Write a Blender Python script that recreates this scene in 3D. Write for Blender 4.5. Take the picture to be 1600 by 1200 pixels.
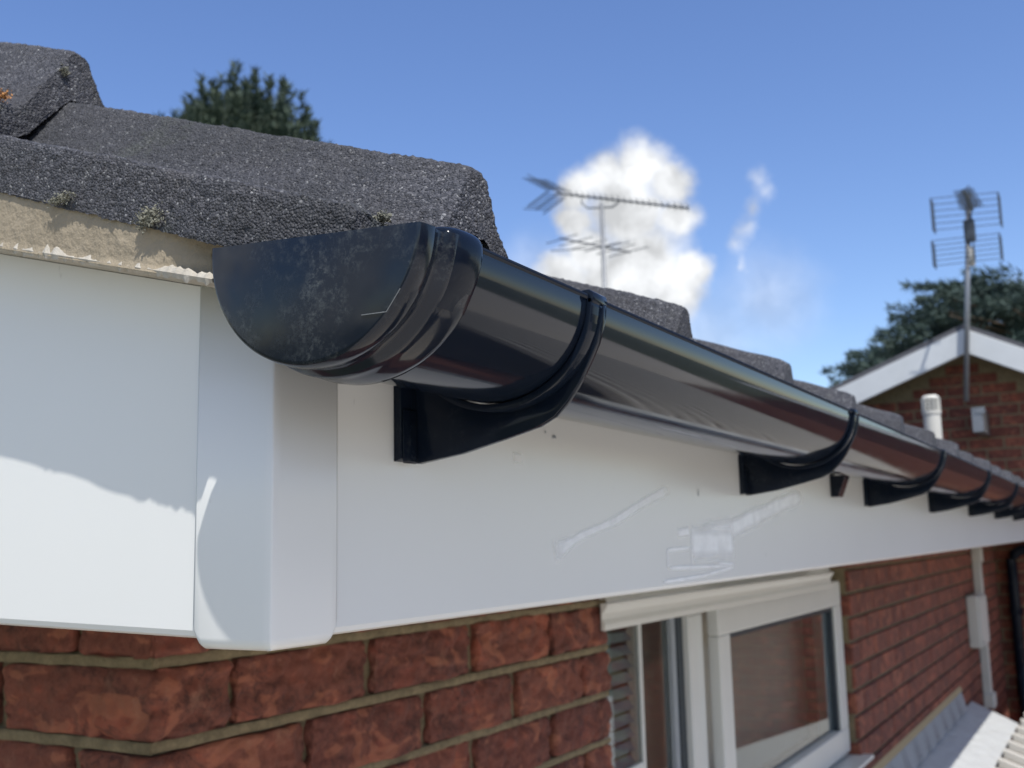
import bpy, bmesh, math, random
from mathutils import Vector, Matrix, noise
random.seed(7)
S = bpy.context.scene
for o in list(bpy.data.objects): bpy.data.objects.remove(o)
C = S.collection

# ------------------------------------------------------------------ camera
CAM = Vector((-0.6960, -0.7753, 0.1745))
RT = Vector((0.49619, -0.86792, -0.02250)); UP = Vector((-0.11908, -0.09370, 0.98845)); FW = Vector((0.86001, 0.48778, 0.14984))
cd = bpy.data.cameras.new('camera'); cam = bpy.data.objects.new('camera', cd); C.objects.link(cam)
cam.matrix_world = Matrix(((RT.x, UP.x, -FW.x, CAM.x), (RT.y, UP.y, -FW.y, CAM.y), (RT.z, UP.z, -FW.z, CAM.z), (0, 0, 0, 1)))
cd.sensor_width = 36; cd.lens = 37.38; cd.clip_start = 0.02; cd.clip_end = 2000
cd.dof.use_dof = True; cd.dof.focus_distance = 0.47; cd.dof.aperture_fstop = 18
S.camera = cam

# ------------------------------------------------------------------ world and sun
to_sun = Vector((-1.0, -1.15, 2.66)).normalized()
W = bpy.data.worlds.new('World'); S.world = W; W.use_nodes = True
nt = W.node_tree; N = nt.nodes; L = nt.links
bg = N['Background']; bg.inputs[1].default_value = 0.145
sky = N.new('ShaderNodeTexSky'); sky.sky_type = 'NISHITA'; sky.sun_disc = False
sky.sun_elevation = math.asin(to_sun.z); sky.sun_rotation = math.atan2(to_sun.x, to_sun.y) % (2*math.pi)
sky.altitude = 50; sky.air_density = 1.0; sky.dust_density = 0.4; sky.ozone_density = 2.6

def wn(t, **k):
    n = N.new(t)
    for a, b in k.items(): setattr(n, a, b)
    return n
def wm(op, a, b=None, c=None, clamp=False):
    n = wn('ShaderNodeMath', operation=op); n.use_clamp = clamp
    for i, v in enumerate((a, b, c)):
        if v is None: continue
        if isinstance(v, (int, float)): n.inputs[i].default_value = v
        else: L.new(v, n.inputs[i])
    return n.outputs[0]
def build_clouds():
    tc = wn('ShaderNodeTexCoord')
    nz = wn('ShaderNodeTexNoise'); nz.inputs['Scale'].default_value = 26; nz.inputs['Detail'].default_value = 7; nz.inputs['Roughness'].default_value = .62
    L.new(tc.outputs['Generated'], nz.inputs['Vector'])
    sub = wn('ShaderNodeVectorMath', operation='SUBTRACT'); L.new(nz.outputs['Color'], sub.inputs[0]); sub.inputs[1].default_value = (.5, .5, .5)
    sc = wn('ShaderNodeVectorMath', operation='SCALE'); L.new(sub.outputs[0], sc.inputs[0]); sc.inputs[3].default_value = .036
    ad = wn('ShaderNodeVectorMath', operation='ADD'); L.new(tc.outputs['Generated'], ad.inputs[0]); L.new(sc.outputs[0], ad.inputs[1])
    P = ad.outputs[0]
    def blobs(lst, soft):
        cur = None
        for (d, r) in lst:
            n = wn('ShaderNodeVectorMath', operation='DISTANCE'); L.new(P, n.inputs[0]); n.inputs[1].default_value = d
            v = wm('SUBTRACT', 1.0, wm('DIVIDE', n.outputs['Value'], r))
            cur = v if cur is None else wm('SMOOTH_MAX', cur, v, soft)
        return cur
    big = [((0.8715,0.3545,0.3389),.0289),((0.8646,0.3806,0.3279),.0301),((0.8544,0.4086,0.3211),.0217),((0.8854,0.3326,0.3247),.0229),
           ((0.8798,0.3693,0.2994),.0421),((0.8963,0.332,0.2941),.0229),((0.86,0.4156,0.2962),.0217),((0.8723,0.4094,0.2675),.0301),
           ((0.8962,0.3621,0.2563),.0433),((0.9132,0.3253,0.2454),.0205),((0.8893,0.3923,0.2349),.0542),((0.9106,0.3438,0.2293),.0361),
           ((0.8674,0.4345,0.2426),.0301),((0.845,0.47,0.240),.02)]
    b = blobs(big, .15)
    m1 = wn('ShaderNodeMapRange', interpolation_type='SMOOTHSTEP'); L.new(b, m1.inputs[0]); m1.inputs[1].default_value = -.28; m1.inputs[2].default_value = .55
    ws = [((0.9107,0.2568,0.3234),.0128),((0.9165,0.2535,0.3095),.0152),((0.9178,0.2665,0.2942),.0128),((0.9205,0.2743,0.2782),.0128),((0.9223,0.2816,0.2648),.0142),((0.9271,0.2811,0.2478),.0096)]
    w = blobs(ws, .7)
    m2 = wn('ShaderNodeMapRange', interpolation_type='SMOOTHSTEP'); L.new(w, m2.inputs[0]); m2.inputs[1].default_value = -.1; m2.inputs[2].default_value = 1.3; m2.inputs[4].default_value = .6
    hz = [((0.9405,0.2632,0.215),.05),((0.9297,0.3223,0.1785),.06),((0.9789,0.061,0.195),.02),((0.975,0.10,0.155),.03),((0.8582,0.46,0.2402),.05)]
    h = blobs(hz, .3)
    m3 = wn('ShaderNodeMapRange', interpolation_type='SMOOTHSTEP'); L.new(h, m3.inputs[0]); m3.inputs[1].default_value = -.4; m3.inputs[2].default_value = 1.0; m3.inputs[4].default_value = .33
    # scattered clouds over the unseen rest of the sky, thickened for white fill light
    sx = wn('ShaderNodeSeparateXYZ'); L.new(tc.outputs['Generated'], sx.inputs[0])
    n2 = wn('ShaderNodeTexNoise'); n2.inputs['Scale'].default_value = 3.1; n2.inputs['Detail'].default_value = 8; L.new(tc.outputs['Generated'], n2.inputs['Vector'])
    m4 = wn('ShaderNodeMapRange', interpolation_type='SMOOTHSTEP'); L.new(n2.outputs[0], m4.inputs[0]); m4.inputs[1].default_value = .47; m4.inputs[2].default_value = .62; m4.inputs[4].default_value = .85
    back = wn('ShaderNodeMapRange'); L.new(sx.outputs[0], back.inputs[0]); back.inputs[1].default_value = .45; back.inputs[2].default_value = .2
    m4o = wm('MULTIPLY', m4.outputs[0], back.outputs[0])
    mask = wm('MAXIMUM', wm('MAXIMUM', m1.outputs[0], m2.outputs[0]), wm('MAXIMUM', m3.outputs[0], m4o), clamp=True)
    # cloud body brightness: lumpy
    n3 = wn('ShaderNodeTexNoise'); n3.inputs['Scale'].default_value = 22; n3.inputs['Detail'].default_value = 5; L.new(P, n3.inputs['Vector'])
    cr = wn('ShaderNodeMapRange'); L.new(n3.outputs[0], cr.inputs[0]); cr.inputs[1].default_value = .38; cr.inputs[2].default_value = .62; cr.inputs[3].default_value = 3.1; cr.inputs[4].default_value = 5.2
    tint = wn('ShaderNodeMix', data_type='RGBA'); tint.inputs[0].default_value = 1
    col = wn('ShaderNodeVectorMath', operation='SCALE'); col.inputs[0].default_value = (.965, .985, 1.01); L.new(cr.outputs[0], col.inputs[3])
    mx = wn('ShaderNodeMix', data_type='RGBA'); L.new(mask, mx.inputs[0]); hs = wn('ShaderNodeHueSaturation'); hs.inputs['Saturation'].default_value = 1.13; hs.inputs['Value'].default_value = .86; hs.inputs['Hue'].default_value = .511; L.new(sky.outputs[0], hs.inputs['Color']); L.new(hs.outputs[0], mx.inputs[6]); L.new(col.outputs[0], mx.inputs[7])
    L.new(mx.outputs[2], bg.inputs[0])
build_clouds()
sd = bpy.data.lights.new('sun', 'SUN'); sd.energy = 3.3; sd.angle = math.radians(.53); sd.color = (1, .97, .92)
so = bpy.data.objects.new('sun', sd); C.objects.link(so); so.rotation_euler = to_sun.to_track_quat('Z', 'Y').to_euler()
S.view_settings.view_transform = 'Standard'; S.view_settings.look = 'None'; S.view_settings.exposure = 0.54; S.view_settings.gamma = 1
S.view_settings.use_curve_mapping = False

# ------------------------------------------------------------------ materials
class M:
    def __init__(s, name, base=(.5,.5,.5), rough=.6, **k):
        s.m = bpy.data.materials.new(name); s.m.use_nodes = True; s.t = s.m.node_tree
        s.b = s.t.nodes['Principled BSDF']; s.b.inputs['Base Color'].default_value = (*base, 1); s.b.inputs['Roughness'].default_value = rough
        for a, v in k.items(): s.b.inputs[a.replace('_', ' ')].default_value = v
        s.tc = s.t.nodes.new('ShaderNodeTexCoord'); s.col = None; s.h = None
    def n(s, t, **k):
        n = s.t.nodes.new(t)
        for a, v in k.items(): setattr(n, a, v)
        return n
    def L(s, a, b): s.t.links.new(a, b)
    def vec(s, scale=(1,1,1), obj=True):
        mp = s.n('ShaderNodeMapping'); s.L(s.tc.outputs['Object'], mp.inputs[0]); mp.inputs['Scale'].default_value = scale
        oi = s.n('ShaderNodeObjectInfo'); sc = s.n('ShaderNodeVectorMath', operation='SCALE'); sc.inputs[0].default_value = (37, 19, 53); s.L(oi.outputs['Random'], sc.inputs[3])
        ad = s.n('ShaderNodeVectorMath', operation='ADD'); s.L(mp.outputs[0], ad.inputs[0]); s.L(sc.outputs[0], ad.inputs[1]); return ad.outputs[0]
    def noise(s, scale, detail=4, rough=.5, vs=(1,1,1)):
        n = s.n('ShaderNodeTexNoise'); n.inputs['Scale'].default_value = scale; n.inputs['Detail'].default_value = detail; n.inputs['Roughness'].default_value = rough
        s.L(s.vec(vs), n.inputs['Vector']); return n.outputs[0]
    def voro(s, scale, out='Color', vs=(1,1,1)):
        n = s.n('ShaderNodeTexVoronoi'); n.inputs['Scale'].default_value = scale; s.L(s.vec(vs), n.inputs['Vector']); return n.outputs[out]
    def ramp(s, f, stops):
        r = s.n('ShaderNodeValToRGB'); s.L(f, r.inputs[0]); e = r.color_ramp.elements
        while len(e) < len(stops): e.new(.5)
        for i, (p, c) in enumerate(stops):
            e[i].position = p; e[i].color = (*c, 1) if not isinstance(c, (int, float)) else (c, c, c, 1)
        return r.outputs[0]
    def mr(s, f, a, b, c, d):
        n = s.n('ShaderNodeMapRange'); s.L(f, n.inputs[0])
        for i, v in enumerate((a, b, c, d)): n.inputs[i+1].default_value = v
        return n.outputs[0]
    def mix(s, f, a, b, mode='MIX'):
        n = s.n('ShaderNodeMix', data_type='RGBA', blend_type=mode)
        for i, v in ((0, f), (6, a), (7, b)):
            if isinstance(v, (int, float)): n.inputs[i].default_value = v
            elif isinstance(v, tuple): n.inputs[i].default_value = (*v, 1)
            else: s.L(v, n.inputs[i])
        return n.outputs[2]
    def setc(s, c): s.L(c, s.b.inputs['Base Color']); s.col = c; return s
    def setr(s, f): s.L(f, s.b.inputs['Roughness']); return s
    def bump(s, f, dist, strength=1.0):
        n = s.n('ShaderNodeBump'); n.inputs['Distance'].default_value = dist; n.inputs['Strength'].default_value = strength
        s.L(f, n.inputs['Height'])
        if s.h is not None: s.L(s.h, n.inputs['Normal'])
        s.h = n.outputs[0]; s.L(s.h, s.b.inputs['Normal']); return s

def mat_brick(name, cols, sc=1.0, bumpd=.0015):
    m = M(name, rough=.85)
    oi = m.n('ShaderNodeObjectInfo')
    base = m.ramp(oi.outputs['Random'], [(0, cols[0]), (.35, cols[1]), (.7, cols[2]), (1, cols[3])])
    a = m.noise(16*sc, 6, .65, (1, 1, 1.6)); blot = m.ramp(a, [(.36, (.30,.30,.38)), (.46, (.85,.82,.82)), (.54, (1.05,1.0,.95)), (.62, (1.9,1.6,1.35))])
    c = m.mix(.8, base, blot, 'MULTIPLY')
    rg = m.n('ShaderNodeTexNoise'); rg.inputs['Scale'].default_value = 13*sc; rg.inputs['Detail'].default_value = 5; rg.inputs['Roughness'].default_value = .55; rg.inputs['Distortion'].default_value = 1.2; m.L(m.vec((1,1,1.5)), rg.inputs['Vector'])
    ab = m.n('ShaderNodeMath', operation='ABSOLUTE'); su = m.n('ShaderNodeMath', operation='SUBTRACT'); m.L(rg.outputs[0], su.inputs[0]); su.inputs[1].default_value = .5; m.L(su.outputs[0], ab.inputs[0])
    line = m.mr(ab.outputs[0], .0, .024, 1, 0)  # crease shade painted as dark lines, where relief alone stays flat
    gate = m.mr(m.noise(9, 2, .5), .46, .56, 0, .8); gm = m.n('ShaderNodeMath', operation='MULTIPLY'); m.L(line, gm.inputs[0]); m.L(gate, gm.inputs[1])
    fl_ = m.mr(rg.outputs[0], .555, .60, 0, .42); c = m.mix(fl_, c, (.46,.165,.085)); c = m.mix(gm.outputs[0], c, (.035,.012,.010))
    f = m.noise(140, 4, .7); c = m.mix(m.mr(f, .35, .65, 0, .5), c, (cols[3][0]*1.3, cols[3][1]*1.5, cols[3][2]*1.6))
    sp = m.noise(9*sc, 5, .7); c = m.mix(m.mr(sp, .60, .70, 0, .55), c, (.06, .028, .03))
    ef = m.noise(23*sc, 6, .7); c = m.mix(m.mr(ef, .58, .72, 0, .40), c, (.38, .19, .12))
    m.setc(c); m.bump(m.noise(38, 8, .72, (1, 1, .6)), bumpd*2.2); m.bump(m.noise(90, 5, .7, (1,1,1.5)), bumpd); m.bump(m.noise(420, 3, .6), .0004)
    return m.m
BR = mat_brick('red_brick', [(.098,.026,.019), (.130,.036,.023), (.160,.046,.028), (.195,.058,.034)])
def mat_mortar():
    m = M('mortar', rough=.95)
    m.setc(m.mix(m.mr(m.noise(55, 7, .8), .3, .7, 0, 1), (.125,.098,.056), (.30,.235,.135))); m.bump(m.noise(130, 6, .8), .0030); return m.m
MORTAR = mat_mortar()
def mat_fascia():
    m = M('white_pvc', rough=.28, Specular_IOR_Level=.5)
    a = m.noise(3, 4, .6); c = m.mix(a, (.72,.715,.68), (.78,.775,.745))
    d = m.noise(70, 3, .5, (1, 1, .5)); c = m.mix(m.mr(d, .745, .775, 0, .3), c, (.30,.29,.27))
    pass
    m.setc(c); return m.m
PVC = mat_fascia()
def mat_black(name, dust=.0, streak=True):
    m = M(name, (.006,.010,.018), .2, Specular_IOR_Level=.36)
    vs = (.12, 1, 1) if streak else (1, 1, 1)
    s = m.noise(120, 4, .6, vs); m.setr(m.mr(s, .3, .7, .04, .13))
    c = m.mix(m.mr(m.noise(60, 4, .6, vs), .55, .8, 0, .12), (.006,.010,.019), (.05,.045,.042))
    if dust:
        big = m.noise(28, 5, .65); fine = m.noise(300, 6, .8); f = m.n('ShaderNodeMath', operation='MULTIPLY')
        m.L(m.mr(big, .50, .74, 0, 1), f.inputs[0]); m.L(m.mr(fine, .48, .70, 0, 1), f.inputs[1])
        g = m.n('ShaderNodeMath', operation='MULTIPLY'); m.L(f.outputs[0], g.inputs[0]); g.inputs[1].default_value = dust
        c = m.mix(g.outputs[0], c, (.30,.32,.30))
        m.setr(m.mr(big, .4, .7, .07, .30))
    m.setc(c); m.bump(m.noise(11, 2, .4, vs), .0003); return m.m
GUT = mat_black('black_gutter_pvc'); GUTD = mat_black('dusty_black_pvc', .42, False); GUTB = mat_black('black_bracket_pvc', .18, False); GUTB.node_tree.nodes['Principled BSDF'].inputs['Specular IOR Level'].default_value = .17
def mat_tile(name, bump):
    m = M(name, rough=.8)
    n = m.n('ShaderNodeTexVoronoi'); n.inputs['Scale'].default_value = 760; m.L(m.vec(), n.inputs['Vector'])
    sep = m.n('ShaderNodeSeparateColor'); m.L(n.outputs['Color'], sep.inputs[0])
    c = m.ramp(sep.outputs[0], [(0, (.022,.024,.032)), (.45, (.048,.051,.062)), (.82, (.095,.095,.108)), (.96, (.14,.14,.15)), (1, (.36,.36,.36))])
    c = m.mix(m.mr(m.noise(14, 5, .6), .35, .7, 0, .45), c, (.068,.062,.062))
    c = m.mix(m.mr(m.noise(40, 5, .7), .60, .75, 0, .4), c, (.15,.145,.13)); c = m.mix(m.mr(m.noise(7, 4, .6, (1,.35,1)), .5, .72, 0, .6), c, (.030,.032,.034)); c = m.mix(m.mr(m.noise(11, 6, .75), .60, .72, 0, .35), c, (.10,.115,.075))
    m.setc(c)
    m.bump(n.outputs['Distance'], -bump); m.bump(m.noise(900, 3, .6), bump*.5); return m.m
TILE = mat_tile('granular_concrete_tile', .0014)
def simple(name, c1, c2, sc, rough=.8, bump=.001, **k):
    m = M(name, c1, rough, **k); m.setc(m.mix(m.noise(sc, 5, .65), c1, c2))
    if bump: m.bump(m.noise(sc*3, 5, .6), bump)
    return m.m
BED = simple('bedding_mortar', (.25,.205,.14), (.36,.30,.215), 40, .95, .0022)
UNDER = simple('undercloak_edge', (.58,.55,.48), (.26,.22,.165), 75, .9, .001)
LEAD = simple('lead_flashing', (.24,.26,.28), (.34,.36,.37), 9, .55, .001)
GRP = simple('pale_flat_roof', (.38,.39,.39), (.56,.57,.55), 14, .5, .003)
POLY = simple('roof_sheet', (.13,.115,.095), (.17,.15,.125), 6, .45, .001)
POLYW = simple('roof_sheet_rib', (.55,.52,.46), (.62,.6,.55), 12, .5, .001)
POINT = simple('pointing', (.42,.33,.18), (.34,.26,.15), 20, .9, .001)
METAL = simple('galvanised_pole', (.20,.21,.22), (.30,.31,.32), 20, .45, 0, Metallic=.6)
WIRE = simple('aerial_wire', (.03,.04,.055), (.06,.07,.08), 20, .4, 0)
WHT = simple('white_plastic', (.62,.60,.54), (.54,.52,.46), 10, .5, .0003)
FRAME = simple('window_frame_pvc', (.60,.60,.56), (.66,.655,.615), 10, .35, .0003)
DARK = simple('dark_gasket', (.012,.02,.03), (.02,.03,.04), 30, .4, 0)
BRICK_REFLECTION = simple('reflected_brick_brown', (.50,.41,.33), (.58,.48,.39), 90, .9, .0005)  # brown imitating brick mirrored in the right pane
PAVE = simple('pale_paving', (.54,.50,.43), (.64,.59,.51), 1.5, .9, .01)
GRASS = simple('grass', (.07,.085,.04), (.10,.105,.055), .8, .95, .02)
ROOM = simple('room_wall', (.25,.22,.19), (.28,.25,.21), 3, .9, 0)
ROOF2 = simple('slate_grey_roof', (.07,.07,.08), (.12,.12,.13), 7, .85, .004)
BARK = simple('bark', (.08,.06,.045), (.12,.09,.06), 8, .9, .01)
BARGE = simple('painted_bargeboard', (.66,.68,.68), (.52,.54,.54), 5, .5, .001)
LICHO = simple('orange_lichen', (.55,.24,.06), (.38,.20,.09), 300, .95, .001)
LICHP = simple('pale_lichen', (.27,.26,.20), (.15,.15,.12), 250, .95, .001)
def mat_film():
    m = M('painted_light_film', (.97,.97,.95), .35); at = m.n('ShaderNodeAttribute'); at.attribute_name = 'fade'
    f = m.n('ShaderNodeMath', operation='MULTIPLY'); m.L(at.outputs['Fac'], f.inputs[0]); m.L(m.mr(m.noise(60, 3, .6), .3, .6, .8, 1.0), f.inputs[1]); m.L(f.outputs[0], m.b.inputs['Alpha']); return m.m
LIGHT_FILM = mat_film()  # pale film imitating light reflected onto the fascia
def mat_leaf(name, a, b):
    m = M(name, a, .75); m.setc(m.mix(m.mr(m.noise(1.1, 4, .6), .35, .65, 0, 1), a, b)); return m.m
LEAF1 = mat_leaf('conifer_needles', (.035,.060,.040), (.070,.095,.055)); LEAF2 = mat_leaf('cedar_needles', (.035,.062,.055), (.065,.10,.080))
def mat_glass():
    m = M('window_glass', (.02,.02,.02), .03); t = m.t
    g = m.n('ShaderNodeBsdfGlossy'); g.inputs['Roughness'].default_value = .02; g.inputs['Color'].default_value = (.95,.97,1,1)
    tr = m.n('ShaderNodeBsdfTransparent'); tr.inputs[0].default_value = (.80,.84,.84,1)
    lw = m.n('ShaderNodeLayerWeight'); lw.inputs[0].default_value = .5; pw = m.n('ShaderNodeMath', operation='POWER'); m.L(lw.outputs['Facing'], pw.inputs[0]); pw.inputs[1].default_value = 4.0; fr = m.n('ShaderNodeMath', operation='MULTIPLY_ADD'); m.L(pw.outputs[0], fr.inputs[0]); fr.inputs[1].default_value = .8; fr.inputs[2].default_value = .045
    mx = m.n('ShaderNodeMixShader'); m.L(fr.outputs[0], mx.inputs[0]); m.L(tr.outputs[0], mx.inputs[1]); m.L(g.outputs[0], mx.inputs[2])
    m.L(mx.outputs[0], t.nodes['Material Output'].inputs[0]); return m.m
GLASS = mat_glass()

# ------------------------------------------------------------------ helpers
def mesh(name, vs, fs, mt, smooth=False):
    me = bpy.data.meshes.new(name); me.from_pydata([tuple(v) for v in vs], [], fs); me.update()
    bm = bmesh.new(); bm.from_mesh(me); bmesh.ops.recalc_face_normals(bm, faces=bm.faces); bm.to_mesh(me); bm.free()
    if mt: me.materials.append(mt)
    if smooth: me.polygons.foreach_set('use_smooth', [True]*len(me.polygons))
    return me
def link(name, me, parent=None, loc=(0,0,0), **k):
    o = bpy.data.objects.new(name, me); C.objects.link(o); o.location = loc
    if parent: o.parent = parent
    for a, v in k.items(): o[a] = v
    return o
def thing(name, label, cat, loc=(0,0,0), group=None):
    o = bpy.data.objects.new(name, None); C.objects.link(o); o.location = loc; o['label'] = label; o['category'] = cat; o.empty_display_size = .1
    if group: o['group'] = group
    return o
class MB:
    def __init__(s): s.v = []; s.f = []
    def add(s, vs, fs): b = len(s.v); s.v += [tuple(v) for v in vs]; s.f += [tuple(i+b for i in f) for f in fs]; return s
    def box(s, x0, x1, y0, y1, z0, z1):
        return s.add([(x0,y0,z0),(x1,y0,z0),(x1,y1,z0),(x0,y1,z0),(x0,y0,z1),(x1,y0,z1),(x1,y1,z1),(x0,y1,z1)],
                     [(0,3,2,1),(4,5,6,7),(0,1,5,4),(1,2,6,5),(2,3,7,6),(3,0,4,7)])
    def prism(s, poly, axis, a, b):   # poly of 2D pts; axis = extrude axis
        def p(u, v, w): return {'x': (w,u,v), 'y': (u,w,v), 'z': (u,v,w)}[axis]
        n = len(poly); vs = [p(u,v,a) for u,v in poly]+[p(u,v,b) for u,v in poly]
        return s.add(vs, [tuple(range(n))[::-1], tuple(range(n, 2*n))]+[(i,(i+1)%n,(i+1)%n+n,i+n) for i in range(n)])
    def tube(s, pts, r, n=8, r2=None):
        pts = [Vector(p) for p in pts]; base = len(s.v); k = len(pts)
        for i, p in enumerate(pts):
            d = (pts[min(i+1,k-1)]-pts[max(i-1,0)]).normalized(); a = d.orthogonal().normalized() if abs(d.z) > .95 else d.cross(Vector((0,0,1))).normalized(); b = d.cross(a)
            rr = r if r2 is None else r+(r2-r)*i/(k-1)
            for j in range(n):
                t = 2*math.pi*j/n; s.v.append(tuple(p+a*math.cos(t)*rr+b*math.sin(t)*rr))
        for i in range(k-1):
            for j in range(n): s.f.append((base+i*n+j, base+i*n+(j+1)%n, base+(i+1)*n+(j+1)%n, base+(i+1)*n+j))
        s.f.append(tuple(base+j for j in range(n))[::-1]); s.f.append(tuple(base+(k-1)*n+j for j in range(n))); return s
    def build(s, name, mt, parent=None, bevel=0, smooth=False, seg=2, loc=(0,0,0), **k):
        me = mesh(name, s.v, s.f, mt, smooth)
        if bevel:
            bm = bmesh.new(); bm.from_mesh(me)
            es = [e for e in bm.edges if len(e.link_faces) == 2 and e.calc_face_angle(0) > .5]
            bmesh.ops.bevel(bm, geom=es, offset=bevel, segments=seg, profile=.5, affect='EDGES', clamp_overlap=True); bm.to_mesh(me); bm.free()
        return link(name, me, parent, loc, **k)
def nv(p, f, off=0):
    return noise.noise_vector(Vector((p[0]*f+off, p[1]*f+off*.7, p[2]*f-off)))

XW = 7.2      # plane of the projecting wing
# ------------------------------------------------------------------ ground
o = MB().box(-300, 300, -300, 300, -2.6, -2.40).build('ground', GRASS, kind='structure')
o = MB().box(-9, 16, -15.9, 0, -2.39, -2.36).build('paving', PAVE, kind='structure')

# ------------------------------------------------------------------ bungalow
bung = thing('brick_bungalow', 'red brick bungalow with white fascia boards and dark granular tiles filling the foreground', 'house', (0,0,-2.36))
def up(o, par):   # parent keeping world placement (empties are unrotated)
    o.parent = par; o.location = Vector(o.location)-par_world(par); return o
def par_world(p):
    v = Vector((0,0,0))
    while p: v += Vector(p.location); p = p.parent
    return v
def put(mb, name, mt, par, **k):
    o = mb.build(name, mt, None, **k); up(o, par); return o

def hires_box(lx, ly, lz, res, amp, seed, faces):
    # box 0..lx,0..ly,0..lz ; relief by position noise, rounded arrises
    vs = []; fs = []; idx = {}
    nx, ny, nz = [max(1, int(round(l/res))) for l in (lx, ly, lz)]
    def vid(i, j, k):
        if (i,j,k) in idx: return idx[(i,j,k)]
        p = Vector((lx*i/nx, ly*j/ny, lz*k/nz)); q = p.copy(); r = .007
        for a, l in ((0,lx),(1,ly),(2,lz)):
            pass
        c = Vector((min(max(p.x, r), lx-r), min(max(p.y, r), ly-r), min(max(p.z, r), lz-r))); d = p-c
        if d.length > 1e-6: q = c+d.normalized()*r
        off = seed*13.7
        w = nv(q, 14, off)*.010+q
        v1 = noise.ridged_multi_fractal(Vector((w.x*16+off, w.y*16, w.z*34)), .9, 2.1, 4, 1.0, 2.0)
        v2 = noise.noise(Vector((w.x*45+off, w.y*45, w.z*70)))
        v3 = noise.noise(Vector((w.x*19+off, w.y*19, w.z*22)))
        n = (q-Vector((lx/2, ly/2, lz/2))); out = Vector((0,0,0))
        if i == 0: out.x -= 1
        if i == nx: out.x += 1
        if j == 0: out.y -= 1
        if j == ny: out.y += 1
        q = q+out*(amp*(v2*.55-max(0, v1-1.0)*1.3+.8*v3))+nv(q, 60, off)*.0010+nv(q, 18, off)*.0022
        idx[(i,j,k)] = len(vs); vs.append(q); return idx[(i,j,k)]
    for i in range(nx):
        for k in range(nz):
            if 'y' in faces: fs.append((vid(i,0,k), vid(i+1,0,k), vid(i+1,0,k+1), vid(i,0,k+1)))
            if 'Y' in faces: fs.append((vid(i,ny,k), vid(i+1,ny,k), vid(i+1,ny,k+1), vid(i,ny,k+1)))
    for j in range(ny):
        for k in range(nz):
            fs.append((vid(0,j,k), vid(0,j+1,k), vid(0,j+1,k+1), vid(0,j,k+1)))
            fs.append((vid(nx,j,k), vid(nx,j+1,k), vid(nx,j+1,k+1), vid(nx,j,k+1)))
    for i in range(nx):
        for j in range(ny):
            fs.append((vid(i,j,0), vid(i+1,j,0), vid(i+1,j+1,0), vid(i,j+1,0)))
            fs.append((vid(i,j,nz), vid(i+1,j,nz), vid(i+1,j+1,nz), vid(i,j+1,nz)))
    me = mesh('brick', vs, fs, BR, True); return me
BL, BD, BH, J, PZ = .215, .1025, .064, .010, .075
near_s = [hires_box(BL, BD, BH, .0042, .0062, i+1, 'yY') for i in range(5)]
near_h = [hires_box(BD, BD, BH, .0042, .0062, i+21, 'yY') for i in range(3)]
corn_a = [hires_box(BL+.0, BD, BH, .0040, .0062, i+41, 'yY') for i in range(2)]
corn_b = [hires_box(BD, BL, BH, .0040, .0062, i+61, 'yY') for i in range(2)]
left_s = [hires_box(BD, BL, BH, .0042, .0062, i+81, 'yY') for i in range(2)]
def lowbox(lx, ly, lz, mt=BR):
    mb = MB().box(0, lx, 0, ly, 0, lz); me = mesh('brick', mb.v, mb.f, mt); bm = bmesh.new(); bm.from_mesh(me)
    bmesh.ops.bevel(bm, geom=bm.edges[:], offset=.004, segments=1, affect='EDGES'); bm.to_mesh(me); bm.free(); return me
low = {}
def brick_at(par, x, y, z, lx, ly, me=None):
    if me is None:
        key = (round(lx,3), round(ly,3)); me = low.setdefault(key, lowbox(lx, ly, BH))
    o = link('brick', me); o.location = (x+random.uniform(-.001,.001), y+random.uniform(-.0012,.0012), z+random.uniform(-.0008,.0008)); o.rotation_euler = (0, random.uniform(-.006,.006), 0)
    up(o, par); return o

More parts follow.
